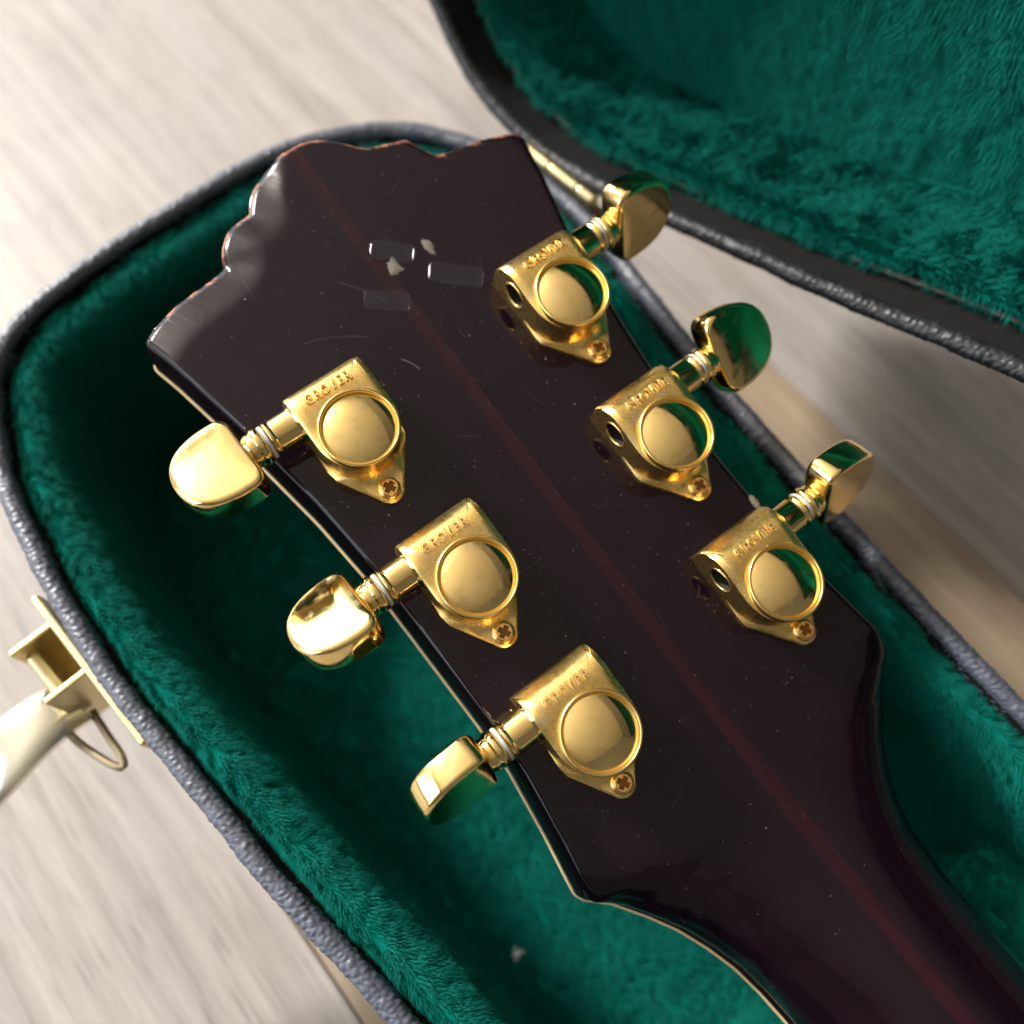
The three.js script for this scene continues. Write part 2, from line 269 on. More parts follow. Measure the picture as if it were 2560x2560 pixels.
{
  const fr = fixOut(baseFrames(620), inBase), prof = [];
  for (let k = 0; k <= 6; k++) prof.push([-2.7 - 0.6 * k, -6.4 + 2.2 * Math.sin(k / 6 * Math.PI / 2)]);
  for (let k = 1; k <= 8; k++) { const a = k / 8 * Math.PI / 2; prof.push([-6.3 - 5.6 * Math.sin(a), -4.2 - 10 * (1 - Math.cos(a))]); }
  for (let k = 1; k <= 14; k++) prof.push([-11.9 - 2.0 * k / 14, -14.2 - 58 * k / 14]);
  baseLining.push(sweep(fr, prof, (s, l) => lump(s, l, 3)));
  baseLining.push(grid(120, 60, (i, j) => { const [x, z] = inRim(lerp(-145, 140, i / 119), lerp(-72, 100, j / 59)); return [x, -91 + 1.6 * fbm(x / 16, z / 16, 9, 3) + inCase.y, z, x, z]; }));
  // raised pad that carries the neck
  const pad = grid(60, 40, (i, j) => { const t = i / 59, z = lerp(-56, 76, j / 39); const x = t < 0.4 ? 113 + 3 * Math.sin(t / 0.4 * 3) : 113 + (t - 0.4) / 0.6 * 110, y = t < 0.4 ? lerp(-92, -52, t / 0.4) : -52 + 4 * Math.sin(Math.min(1, (t - 0.4) / 0.1) * Math.PI / 2) ; const v = Math.max(0, 1 - Math.abs(z) / 34); return [x + 2 * fbm(z / 14, y / 14, 3), y - 7 * smooth(0, 0.7, v) * (t < 0.4 ? t / 0.4 : 1) + inCase.y + 1.5 * fbm(x / 14, z / 14, 6), z, x, z]; });
  baseLining.push(pad);
  const lf = lidFrames(620), lp = [];
  for (let k = 0; k <= 5; k++) lp.push([-4.6 - 0.5 * k, -14 + 1.6 * Math.sin(k / 5 * Math.PI)]);
  for (let k = 1; k <= 12; k++) lp.push([-7.1 - 0.4 * k, -14 - 30 * k / 12]);
  lidLining.push(sweep(lf, lp, (s, l) => lump(s, l, 13)));
  lidLining.push(grid(130, 80, (i, j) => { const [s, e] = inLid(lerp(-88, 250, i / 129), lerp(2, 164, j / 79)), v = lidPt(s, e, -45 + 2.5 * fbm(s / 20, e / 20, 4, 3) + 2.2 * fbm((s + e * 0.4) / 4.5, (e - s * 0.4) / 13, 6, 3)); return [v.x, v.y, v.z, s, e]; }));
}
// soft pile: tufts of fine fibres standing on the lining
function tuftGeometry(seed, n, len) {
  const r = rng(seed), P = [], I = [];
  for (let k = 0; k < n; k++) {
    const a = r() * 6.283, rad = 0.75 * Math.sqrt(r()), x = rad * Math.cos(a), z = rad * Math.sin(a), d = r() * 6.283, w = 0.045 + 0.03 * r(), L = len * (0.65 + 0.5 * r());
    const lx = 0.35 + 0.5 * (r() - 0.5), lz = 0.5 * (r() - 0.5), b = P.length / 3;
    for (let m = 0; m <= 2; m++) {
      const t = m / 2.6, ww = w * (1 - 0.5 * t), cx = x + L * lx * t * t * 1.4, cz = z + L * lz * t * t, cy = L * t * (1 - 0.18 * t);
      P.push(cx - ww * Math.cos(d), cy, cz - ww * Math.sin(d), cx + ww * Math.cos(d), cy, cz + ww * Math.sin(d));
    }
    P.push(x + L * lx * 1.4, L * 0.82, z + L * lz);
    I.push(b, b + 1, b + 2, b + 2, b + 1, b + 3, b + 2, b + 3, b + 4, b + 4, b + 3, b + 5, b + 4, b + 5, b + 6);
  }
  const g = new THREE.BufferGeometry(); g.setAttribute('position', new THREE.Float32BufferAttribute(P, 3)); g.setIndex(I);
  g.setAttribute('uv', new THREE.Float32BufferAttribute(new Float32Array(P.length / 3 * 2), 2)); g.computeVertexNormals(); return g;
}
function pile(name, liningGeos, mat, parent, count, seed, keep, nap, len) {
  const lining = merge(liningGeos.map(g => g.clone()));
  const sampler = new MeshSurfaceSampler(new THREE.Mesh(lining, mat)); const r = rng(seed);
  sampler.setRandomGenerator(r); sampler.build();
  const geo = tuftGeometry(seed, 12, len); geo.scale(0.001, 0.001, 0.001);
  const mats = [], cols = [], p = new THREE.Vector3(), n = new THREE.Vector3(), q = new THREE.Quaternion(), q2 = new THREE.Quaternion(), X = new THREE.Vector3(), Z = new THREE.Vector3(), M = new THREE.Matrix4();
  for (let k = 0; k < count; k++) {
    sampler.sample(p, n); const k2 = keep(p, n); if (!k2) continue; n.copy(k2);
    const f1 = fbm(p.x / 9, p.y / 9, p.z / 9, 4), f2 = fbm(p.x / 9 + 50, p.y / 9, p.z / 9 + 9, 4), f3 = fbm(p.x / 5, p.y / 5 + 70, p.z / 5, 2);
    const lean = nap.clone().multiplyScalar(0.5 + 0.45 * f1).add(new THREE.Vector3(f2 * 0.5 + 0.3 * (r() - 0.5), f3 * 0.3, f1 * 0.45 + 0.3 * (r() - 0.5)));
    lean.addScaledVector(n, -lean.dot(n));
    const Yv = n.clone().addScaledVector(lean, 0.6).normalize(); X.copy(lean).addScaledVector(Yv, -lean.dot(Yv)); if (X.lengthSq() < 1e-6) X.set(1, 0, 0.1); X.normalize(); Z.crossVectors(X, Yv).normalize();
    M.makeBasis(X, Yv, Z); const s = 0.8 + 0.35 * r() + 0.3 * f3; M.scale(new THREE.Vector3(1, s, 1)); M.setPosition(p.x / 1000, p.y / 1000, p.z / 1000);
    mats.push(M.clone()); const c = 0.93 + 0.14 * (r() - 0.5); cols.push(new THREE.Color().setRGB(clamp(c), clamp(c), clamp(c)));
  }
  const im = new THREE.InstancedMesh(geo, mat, mats.length); mats.forEach((m, i) => { im.setMatrixAt(i, m); im.setColorAt(i, cols[i]); });
  im.name = name; im.userData.kind = 'stuff'; im.castShadow = im.receiveShadow = true; parent.add(im); return im;
}
{
  const mid = new THREE.Vector3(30, 0, 10).add(new THREE.Vector3(0, 40, 0));
  const up1 = (p, n) => { if (p.x > 190) return null; const c = new THREE.Vector3(clamp(p.x, -80, 300), 130, 12).sub(p); return n.dot(c) < 0 ? n.clone().negate() : n.clone(); };
  pile('base_plush_pile', baseLining, PLUSH, guitarCase, 150000, 11, up1, new THREE.Vector3(0.5, -0.5, 0), 2.4);
  const up2 = (p, n) => { const s = p.clone().sub(H0), e = s.dot(LE); if (s.dot(LA) > 200 || e > 120) return null; const c = lidPt(clamp(s.dot(LA), -50, 300), 80, 60).sub(p); return n.dot(c) < 0 ? n.clone().negate() : n.clone(); };
  pile('lid_plush_pile', lidLining, PLUSH, guitarCase, 150000, 23, up2, new THREE.Vector3(0.35, -0.9, 0.2), 4.2);
  mesh('base_lining', merge(baseLining), PLUSH_BASE, guitarCase);
  mesh('lid_lining', merge(lidLining), PLUSH_BASE, guitarCase);
}
{ // hinge between base and lid
  const rot = new THREE.Matrix4().makeBasis(LA, UPY, LH);
  const leafA = new RoundedBoxGeometry(31, 7, 1.0, 2, 0.4).applyMatrix4(rot).translate(H0.x + LA.x * -3, H0.y - 4.6, H0.z - LA.z * 0 - 0.6);
  const hinge = mesh('hinge', leafA, BRASS, guitarCase);
  const cyl = (a, b, r) => { const g = new THREE.CapsuleGeometry(r, (b - a) - r, 6, 18); g.rotateZ(Math.PI / 2); g.applyMatrix4(rot); const k = lidPt((a + b) / 2, 1.6, 1.6); g.translate(k.x, k.y, k.z); return g; };
  for (const [a, b] of [[-18, -7.2], [-7, 3.6], [3.8, 9.6]]) mesh('hinge_knuckle', cyl(a, b, 1.75), BRASS, hinge);
}
{ // drawbolt latch on the outer wall, hanging open
  const dir = new THREE.Vector3(38, 0, -3.5).normalize(), out = new THREE.Vector3(3.5, 0, 38).normalize();
  const org = new THREE.Vector3(-44, -31, 100.6).add(inCase), rot = new THREE.Matrix4().makeBasis(dir, UPY, out).setPosition(org);
  const place = g => g.applyMatrix4(rot);
  const plate = mesh('latch', place(new RoundedBoxGeometry(45, 16, 2.2, 3, 0.9).translate(1, -2, -0.4)), BRASS, guitarCase);
  const ear = x => place(new RoundedBoxGeometry(1.6, 24, 11.5, 2, 0.5).translate(x, -10, 5.9));
  mesh('bracket', merge([ear(-15.2), ear(-0.6), place(new RoundedBoxGeometry(14.2, 1.2, 10, 2, 0.4).translate(-7.9, -20.5, 5.6)), place(new RoundedBoxGeometry(14.2, 17, 1.2, 2, 0.4).translate(-7.9, -11.5, 9.4))]), BRASS, plate);
  const bar = new THREE.CapsuleGeometry(1.8, 11, 6, 16).rotateZ(Math.PI / 2 - 0.12).translate(-8, -4.4, 9.0); mesh('roller', place(bar), BRASS, plate);
  // lever: a curved pale plate that swings out and down
  const lev = grid(24, 14, (i, j) => { const t = i / 23, a = j / 13 * 2 - 1, w = lerp(6.4, 7.8, smooth(0, 0.5, t)); const x = -3.2 + a * w + 3.5 * t, z = 9.2 + 45 * t, y = -6.2 + 1.1 * Math.sin(t * 5.2) - 7 * t - 1.5 * Math.pow(Math.abs(a), 4) - 0.7 * a * a * Math.cos(t * 6) - 5 * Math.pow(1 - t, 8); return [x, y, z, x, z]; });
  const lev2 = lev.clone(); { const p = lev2.attributes.position; for (let i = 0; i < p.count; i++) p.setY(i, p.getY(i) - 1.8); lev2.index.array.reverse(); lev2.computeVertexNormals(); }
  const side = grid(76, 2, (k, j) => { const i = k < 24 ? k : k < 38 ? 23 : k < 62 ? 61 - k : 0, jj = k < 24 ? 0 : k < 38 ? k - 24 : k < 62 ? 13 : 75 - k; const p = lev.attributes.position, n = i * 14 + jj; return [p.getX(n), p.getY(n) - 1.8 * j, p.getZ(n), 0, 0]; });
  mesh('lever', place(merge([lev, lev2, side])), NICKEL, plate);
  const loop = new THREE.CatmullRomCurve3([[0, -15, 15.2], [4, -15, 15], [10, -14.5, 13.4], [16, -14, 11.2], [17.4, -14, 10], [15.2, -14, 9], [9, -14.5, 8.8], [1, -15, 8.4]].map(p => new THREE.Vector3(...p)));
  mesh('wire_loop', place(new THREE.TubeGeometry(loop, 60, 0.95, 12)), DULL_BRASS, plate);
}

// ---------------------------------------------------------------- guitar: headstock, neck and tuning machines
// the guitar's own axes: x along the headstock from the tip to the neck, y out of its back, z to the left row
const TH = 11 * Math.PI / 180;
const guitar = new THREE.Group(); guitar.name = 'guitar'; guitar.rotation.z = -TH; scene.add(guitar);
guitar.userData = { label: 'dark wine-brown guitar lying face down, headstock back with six gold tuners', category: 'guitar' };
const tipL = [[-50.3, -80.9], [-46.3, -82.9], [-40.3, -84.7], [-33.3, -85.6], [-28.6, -86.4], [-27.4, -86.9], [-26.9, -88.6], [-25.2, -91.2], [-21.9, -93.8], [-18.8, -94.6], [-16.3, -94.9], [-14.6, -97.0], [-12.3, -99.3], [-10.2, -100.5], [-6.6, -101.9], [-1.8, -102.7], [3.6, -102.5], [7.1, -101.1], [10.6, -98.2], [14.2, -94.5], [17.5, -93.3], [22.2, -91.8], [23.4, -91.2], [24.6, -88.6], [25.5, -87.2], [26.0, -85.6], [27.1, -84.6], [29.6, -84.0], [34.9, -83.1], [41.2, -81.7], [46.6, -79.4], [48.2, -77.4]];
const tipQ = spline(tipL, 260), tip = series(tipQ);
function tipDist(u, v) { let m = 1e9; for (let i = 0; i < tipQ.length; i++) { const a = tipQ[i], d = (v - a[0]) * (v - a[0]) + (u - a[1]) * (u - a[1]); if (d < m) m = d; } return Math.sqrt(m); }
const hwL = series([[-80, 50.3], [-73.9, 48.8], [-53.5, 44.8], [-31.4, 41.4], [-13, 39.7], [5, 39.3], [24, 38.9], [35, 39.2], [50, 41], [60, 42.6], [63, 43.0], [64.5, 42.3], [66, 40.8], [69, 38], [75.7, 33.6], [81.5, 30.3], [88, 27.6], [95, 25.4], [102, 24.2], [110, 23.4], [120, 23.2], [140, 23.8], [205, 25]]);
const hwR = series([[-80, 48.2], [-76, 47], [-65.7, 44.9], [-52.6, 41.4], [-33, 38.4], [-23, 37.2], [-14.6, 36.4], [8, 35.7], [20, 36], [44, 37.9], [60, 40.2], [63, 41], [64.5, 41.2], [66, 40.2], [69, 37.4], [75.7, 31.5], [81.5, 27.6], [88, 24.4], [95, 22.6], [107, 21.9], [119, 22.4], [140, 23.4], [205, 25]]);
const sp = x => x > 30 ? x : Math.log(1 + Math.exp(x));
const apex = u => Math.tan(TH) * 10 * sp((u - 80) / 10);
const WE = -14.6;
function backHeight(u, s, hwl, hwr, tipU, v) {
  const hw = s < 0 ? hwl : hwr, a = Math.abs(s), d = hw * (1 - a);
  // plate with rounded-over edges
  const r = 1.6; let h = d < r ? -r + Math.sqrt(Math.max(0, r * r - (r - d) * (r - d))) : 0;
  const dt = u < -60 ? tipDist(u, v) : 99, wide = lerp(2, 9.5, smooth(0.0, -0.22, s)) ;
  if (dt < wide) { const k = wide - dt, sl = lerp(0.10, 0.265, smooth(-0.04, -0.14, s)); h -= sl * (k - 1.3 * (1 - Math.exp(-k / 1.3))); if (dt < 1.3) h -= 0.9 * Math.pow(1 - dt / 1.3, 2); }
  const n = series([[60, 16], [65, 7.5], [70, 4.2], [76, 3.1], [84, 2.5], [95, 2.15], [110, 2.0], [210, 2.0]])(u), wa = apex(u);
  const neck = WE + (wa - WE) * Math.pow(Math.max(0, 1 - Math.pow(a, n)), 1 / Math.min(n, 3.2));
  return lerp(h + (u > 40 ? wa : 0), neck, smooth(57, 68, u));
}
const NC = 221, NR1 = 34;
const colS = []; for (let j = 0; j < NC; j++) { const t = j / (NC - 1) * 2 - 1, a = Math.abs(t); colS.push(Math.sign(t) * (0.55 * a + 0.45 * (1 - Math.pow(1 - a, 2.2)))); }
const rowU = []; { let u = -68; while (u < 204) { rowU.push(u); u += u > 54 && u < 76 ? 0.6 : u < 54 ? 2 : 1.5; } rowU.push(204); }
const NRR = NR1 + rowU.length;
const chip = v => 0.22 * noise(v * 1.9, 3) + 0.12 * noise(v * 5.1, 8) + smooth(-14, -4, v) * smooth(34, 24, v) * (0.9 * Math.max(0, noise(v * 0.7, 21)) + 0.45 * Math.max(0, noise(v * 2.3, 5)));
function headPoint(i, j) {
  const s = colS[j], v0 = s < 0 ? s * 50.3 : s * 48.2, ut = tip(v0) + chip(v0);
  let u; if (i < NR1) { const t = i / NR1; u = lerp(ut, -68, t * t * 0.55 + t * 0.45); } else u = rowU[i - NR1];
  const v = s < 0 ? s * hwL(u) : s * hwR(u);
  return { u, v, h: backHeight(u, s, hwL(u), hwR(u), ut, v) };
}
const HX = { u0: -106, v0: -56, w: 312, h: 112 };
const headUV = (u, v) => [(u - HX.u0) / HX.w, (v - HX.v0) / HX.h];
const marks = []; { const r = rng(77); for (let k = 0; k < 46; k++) { const u = lerp(-95, 60, r()), v = lerp(-42, 42, r()); const a = r() * 6.28, L = 2 + 13 * r() * r(); marks.push([u, v, u + L * Math.cos(a), v + L * Math.sin(a), 0.03 + 0.06 * r(), 0.02 + 0.07 * r()]); } marks.push([-62, -24, -56, -12, 0.06, 0.12], [-70, -10, -60, -4, 0.07, 0.14], [-48, -9, -44, -7, 0.1, 0.3]); }
const specks = []; { const r = rng(31); for (let k = 0; k < 520; k++) { const near = r() < 0.45; let u = lerp(-98, 100, r()), v = lerp(-44, 44, r()); if (near) { const c = [-37, 0, 37][Math.floor(r() * 3)], sd = r() < 0.6 ? -1 : 1; u = c + (r() - 0.4) * 34; v = sd * (r() < 0.5 ? 12 + r() * 8 : 22 + (r() - 0.5) * 30); } specks.push([u, v, 0.06 + 0.16 * r() * r() * r(), 0.12 + 0.5 * r()]); } }
const TW = 1872, THh = 672, headBuf = new Float32Array(TW * THh * 4);
{
  for (let y = 0; y < THh; y++) for (let x = 0; x < TW; x++) {
    const u = HX.u0 + (x + 0.5) / TW * HX.w, v = HX.v0 + (y + 0.5) / THh * HX.h, k = (y * TW + x) * 4;
    const g = 1 + 0.5 * fbm(u / 40, v / 2.2, 2, 3) + 0.25 * fbm(u / 14, v / 0.7, 5, 2);
    const st = smooth(2.0, 1.3, Math.abs(v + 0.4 + 0.25 * noise(u / 30, 1)));
    const c = [lerp(0.0066, 0.0165, st) * g, lerp(0.0022, 0.0028, st) * g, lerp(0.0052, 0.0058, st) * g];
    // bare wood and torn lacquer along the tip edge
    const dt = u - tip(v), n = fbm(u * 0.9, v * 0.9, 7, 3), ch = smooth(1.7, 0.3, dt + 1.4 * n + 0.3) * smooth(-0.06, 0.12, fbm(v / 4, 2, 4, 2) + (v > -8 && v < 27 ? 0.12 : -0.02));
    c[0] = lerp(c[0], 0.42, ch); c[1] = lerp(c[1], 0.16 + 0.2 * Math.max(0, n), ch); c[2] = lerp(c[2], 0.09 + 0.2 * Math.max(0, n), ch);
    headBuf[k] = c[0]; headBuf[k + 1] = c[1]; headBuf[k + 2] = c[2];
  }
  const put = (u, v, r, a) => { const cx = (u - HX.u0) / HX.w * TW, cy = (v - HX.v0) / HX.h * THh, R = r * 6; for (let y = Math.floor(cy - R - 1); y <= cy + R + 1; y++) for (let x = Math.floor(cx - R - 1); x <= cx + R + 1; x++) { if (x < 0 || y < 0 || x >= TW || y >= THh) continue; const q = clamp(R + 0.5 - Math.hypot(x - cx, y - cy)) * a, k = (y * TW + x) * 4; for (let m = 0; m < 3; m++) headBuf[k + m] = lerp(headBuf[k + m], [0.42, 0.42, 0.42][m], q); } };
  for (const s of specks) put(s[0], s[1], s[2], s[3]);
  for (const [u0, v0, u1, v1, r, a] of marks) { const L = Math.hypot(u1 - u0, v1 - v0); for (let t = 0; t < 1; t += 0.1 / L) { const b = Math.sin(t * Math.PI) * 0.06 * L; put(lerp(u0, u1, t) - (v1 - v0) / L * b, lerp(v0, v1, t) + (u1 - u0) / L * b, r, a * (0.4 + 0.6 * Math.abs(noise(t * 9, u0)))); } }
}
const headMap = dataTex(TW, THh, (x, y) => { const k = (y * TW + x) * 4; return [toS(headBuf[k]), toS(headBuf[k + 1]), toS(headBuf[k + 2])]; }, true, false);
const headRough = dataTex(936, 336, (x, y) => { const u = HX.u0 + x / 936 * HX.w, v = HX.v0 + y / 336 * HX.h; const a = fbm(u / 18, v / 9, 3, 4), b = fbm(u / 6, v / 1.2, 8, 3); const scuff = smooth(13, 3, u < -60 ? tipDist(u, v) : 99) * smooth(14, -6, v); const r = 0.05 + 0.10 * clamp(a + 0.05) * smooth(20, -60, u) + 0.05 * clamp(b) * smooth(-20, -80, u) + scuff * (0.05 + 0.5 * Math.abs(fbm((u * 0.9 + v * 0.35) / 10, (v - u * 0.4) / 0.9, 8, 3))); return [r, r, r]; }, false, false);
const LACQUER = new THREE.MeshPhysicalMaterial({ name: 'dark_lacquered_wood', map: headMap, roughness: 0.48, specularIntensity: 0.06, specularColor: lin(0.75, 0.72, 1), clearcoat: 0.66, clearcoatRoughness: 1, clearcoatRoughnessMap: headRough });
const head = mesh('headstock', grid(NRR, NC, (i, j) => { const p = headPoint(i, j); return [p.u, p.h, -p.v, ...headUV(p.u, p.v)]; }), LACQUER, guitar);
// rim of the headstock: walls, cream line and black face, following the outline
const loop = []; for (let i = NRR - 1; i > 0; i--) loop.push(headPoint(i, 0)); for (let j = 0; j < NC; j++) loop.push(headPoint(0, j)); for (let i = 1; i < NRR; i++) loop.push(headPoint(i, NC - 1));
const loopN = loop.map((p, i) => { const a = loop[Math.max(0, i - 2)], b = loop[Math.min(loop.length - 1, i + 2)], l = Math.hypot(b.u - a.u, b.v - a.v) || 1; return [(b.v - a.v) / l * -1, (b.u - a.u) / l]; });
{ const i = Math.floor(loop.length / 2); const flip = loopN[i][0] > 0; if (flip) loopN.forEach(n => { n[0] *= -1; n[1] *= -1; }); }
function band(levels) { return grid(loop.length, levels.length, (i, j) => { const p = loop[i], n = loopN[i], [w, o] = levels[j]; const y = typeof w === 'function' ? w(p) : w; return [p.u + n[0] * o, y, -(p.v + n[1] * o), ...headUV(p.u, p.v)]; }); }
mesh('side', band([[p => p.h, 0], [p => lerp(p.h, WE, 0.15), 0.25], [p => lerp(p.h, WE, 0.4), 0.5], [p => lerp(p.h, WE, 0.75), 0.7], [() => WE, 0.8]]), LACQUER, head);
mesh('binding', band([[() => WE, 0.6], [() => WE + 0.05, 1.0], [() => WE - 0.5, 1.15], [() => WE - 1.0, 1.0], [() => WE - 1.0, 0.6]]), CREAM, head);
mesh('face_veneer', merge([band([[() => WE - 1.0, 0.8], [() => WE - 2.6, 0.7], [() => WE - 3.0, 0.2]]), grid(NRR, NC, (i, j) => { const p = headPoint(i, j); return [p.u, WE - 3.0, -p.v, 0, 0]; })]), VENEER, head);

// ---- tuning machines
const font = await new FontLoader().loadAsync('fonts/droid/droid_sans_bold.typeface.json');
const TUBE_U = -9, TUBE_R = 5.5, SIDE = 8.7;
function bodyTop(u) { if (u < TUBE_U) { const x = u - TUBE_U; return 5.4 + Math.sqrt(Math.max(0, 30.25 - x * x)) * 0.99; } return lerp(10.85, 10.35, smooth(TUBE_U, -3, u)); }
function makeTuner(s, seed) {                                                // s: +1 knob towards +z (left row), -1 towards -z
  const Zs = (x, y, z) => [x, y, z * s];
  // body: gear housing in one piece, seen from above a rectangle that ends in a half circle
  const out = []; const push = (u, z) => out.push([u, z]);
  for (let k = 0; k <= 24; k++) push(lerp(-1.5, -14.45, k / 24), -SIDE);          // inner end face
  for (let k = 1; k <= 30; k++) push(-14.45, lerp(-SIDE, SIDE, k / 30));
  for (let k = 1; k <= 24; k++) push(lerp(-14.45, -1.5, k / 24), SIDE);
  for (let k = 1; k < 48; k++) { const a = Math.PI / 2 - Math.PI * k / 48; push(-1.5 + (SIDE + 0.9) * Math.cos(a), SIDE * Math.sin(a)); }
  const N = out.length, C = [-4, 0], NRm = 16;
  const dEdge = (u, z) => Math.min(SIDE - Math.abs(z), u > -1.5 ? SIDE - Math.hypot(u + 1.5, z) : 99);
  const topH = (u, z) => { const r = 0.7, d = Math.max(0, dEdge(u, z)); return bodyTop(u) - (d < r ? r - Math.sqrt(r * r - (r - d) * (r - d)) : 0); };
  const top = grid(N, NRm, (i, j) => { const t = j / (NRm - 1), k = 1 - Math.pow(1 - t, 2); const o = out[i], u = lerp(o[0], C[0], k), z = lerp(o[1], C[1], k); return [...Zs(u, topH(u, z), z), u, z]; }, true);
  const skirtFrom = 24;                                               // the inner end face is made apart, with its hole
  const skirt = grid(N - skirtFrom + 1, 8, (i, j) => { const o = out[(i + skirtFrom) % N], h = topH(o[0], o[1]), t = j / 7; const fl = 0.5 * Math.pow(t, 6); return [...Zs(o[0] + (o[0] > -1.5 ? fl : 0), lerp(h, 0, t), o[1]), o[0], h * t]; });
  const face = new THREE.Shape(); face.moveTo(-14.45, 0); for (let k = 24; k >= 0; k--) face.lineTo(out[k][0], topH(out[k][0], out[k][1])); face.lineTo(-1.5, 0); face.closePath();
  const hole = new THREE.Path(); hole.absellipse(-7.6, 5.6, 2.9, 2.9, 0, Math.PI * 2, false); face.holes.push(hole);
  const fg = new THREE.ShapeGeometry(face, 24); { const p = fg.attributes.position; for (let i = 0; i < p.count; i++) { const x = p.getX(i), y = p.getY(i); p.setXYZ(i, x, y, -SIDE * s); } fg.computeVertexNormals(); }
  const lip = new THREE.TorusGeometry(2.95, 0.22, 8, 40).translate(-7.6, 5.6, -(SIDE - 0.06) * s);
  const body = merge([toCreasedNormals(top, 0.6), toCreasedNormals(skirt, 0.5), fg, lip]);
  // foot with the screw
  const foot = []; const fc = [11.4, 0.8], fr = 3.0;
  const hull = []; for (let k = 0; k <= 40; k++) { const a = -1.2 + 2.4 * k / 40 + 0.07; hull.push([fc[0] + fr * Math.cos(a), fc[1] + fr * Math.sin(a)]); }
  hull.push([4.2, 8.5], [1.5, 9.0], [-5, 8.5], [-5, -8.6], [1.5, -9.0], [3.4, -8.8]);
  const rh = []; for (let i = 0; i < hull.length; i++) { const a = hull[i], b = hull[(i + 1) % hull.length], L = Math.hypot(b[0] - a[0], b[1] - a[1]), n = Math.max(1, Math.round(L / 0.8)); for (let k = 0; k < n; k++) rh.push([lerp(a[0], b[0], k / n), lerp(a[1], b[1], k / n)]); }
  const fh = (u, z) => { const d = Math.hypot(u + 1.5, z) - SIDE - 0.2; return 1.9 + 2.0 * Math.pow(clamp(1 - d / 3.4), 2) * smooth(-9, -2, -Math.abs(z)) ; };
  const ft = grid(rh.length, 12, (i, j) => { const t = j / 11, o = rh[i]; if (j < 2) return [...Zs(o[0] * 1, j ? 1.45 : 0, o[1]), o[0], o[1]]; const k = (j - 2) / 9, u = lerp(o[0], 5, k * 0.97 + (j > 2 ? 0.03 : 0.0)), z = lerp(o[1], 0.3, k * 0.97 + (j > 2 ? 0.03 : 0)); const q = 1 - 0.07 * (j === 2); return [...Zs(lerp(u, 5, j === 2 ? 0.06 : 0), Math.max(fh(u, z), 0) - (j === 2 ? 0.05 : 0), lerp(z, 0.3, j === 2 ? 0.06 : 0)), u, z]; }, true);
  const m = mesh('tuning_machine', merge([body, toCreasedNormals(ft, 0.55)]), GOLD, null);
  // raised ring and domed cap
  const ring = new THREE.LatheGeometry([[8.1, 9.2], [8.1, 11.0], [8.02, 11.3], [7.82, 11.5], [7.6, 11.52], [7.45, 11.4], [7.36, 11.15], [7.3, 10.7]].map(p => new THREE.Vector2(...p)), 72);
  mesh('cap_ring', ring, GOLD, m);
  const dome = []; for (let k = 0; k <= 24; k++) { const r = 7.33 * k / 24; dome.push(new THREE.Vector2(Math.max(r, 0.0001), 12.35 - (17 - Math.sqrt(289 - r * r)))); }
  const dg = new THREE.LatheGeometry(dome.reverse(), 72); { const p = dg.attributes.position, uv = dg.attributes.uv; for (let i = 0; i < p.count; i++) uv.setXY(i, p.getX(i), p.getZ(i)); }
  mesh('cap', dg, GOLD_POLISHED, m);
  // lettering along the ridge
  const word = new TextGeometry('GROVER', { font, size: 2.1, depth: 0.5, curveSegments: 5, bevelEnabled: true, bevelThickness: 0.1, bevelSize: 0.05, bevelSegments: 1 });
  word.computeBoundingBox(); const bb = word.boundingBox, cx = (bb.min.x + bb.max.x) / 2, sx = 10.6 / (bb.max.x - bb.min.x);
  { const p = word.attributes.position; for (let i = 0; i < p.count; i++) { const x = (p.getX(i) - cx) * sx, y = p.getY(i), z = p.getZ(i); const u = -9.15 - y; p.setXYZ(i, u, bodyTop(u) - 0.02 + z, -x + 0.4 * s); } }
  word.computeVertexNormals(); mesh('lettering', word, GOLD_POLISHED, m);
  // screw
  const cross = new THREE.Shape(); cross.absarc(0, 0, 1.8, 0, Math.PI * 2, false);
  const cp = new THREE.Path(); const a = 0.42, b = 1.2; [[a, b], [a, a], [b, a], [b, -a], [a, -a], [a, -b], [-a, -b], [-a, -a], [-b, -a], [-b, a], [-a, a], [-a, b]].forEach((q, i) => { const c = Math.cos(0.5), d = Math.sin(0.5), x = q[0] * c - q[1] * d, y = q[0] * d + q[1] * c; i ? cp.lineTo(x, y) : cp.moveTo(x, y); }); cp.closePath(); cross.holes.push(cp);
  const sg = new THREE.ExtrudeGeometry(cross, { depth: 0.45, bevelEnabled: true, bevelSize: 0.14, bevelThickness: 0.3, bevelSegments: 3, bevelOffset: -0.14, curveSegments: 36 }).rotateX(-Math.PI / 2).translate(fc[0], 2.2, fc[1] * s);
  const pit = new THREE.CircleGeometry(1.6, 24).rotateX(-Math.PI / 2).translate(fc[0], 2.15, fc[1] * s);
  const washer = new THREE.LatheGeometry([[1.5, 2.75], [2.1, 2.6], [2.35, 2.2], [2.4, 1.8]].map(p => new THREE.Vector2(...p)), 36).translate(fc[0], 0, fc[1] * s);
  mesh('screw', merge([sg, washer]), GOLD_SCREW, m); mesh('screw_recess', pit, DARK_GOLD, m);
  // bore of the housing with the end of the worm in it
  const bore = new THREE.CylinderGeometry(2.9, 2.9, 5, 32, 1, true).rotateX(Math.PI / 2).translate(-7.6, 5.6, -(SIDE - 2.5) * s);
  const worm = new THREE.CylinderGeometry(2.9, 2.9, 0.4, 28).rotateX(Math.PI / 2).translate(-7.6, 5.6, -(SIDE - 4.2) * s);
  mesh('bore', merge([bore, worm]), DARK_METAL, m);
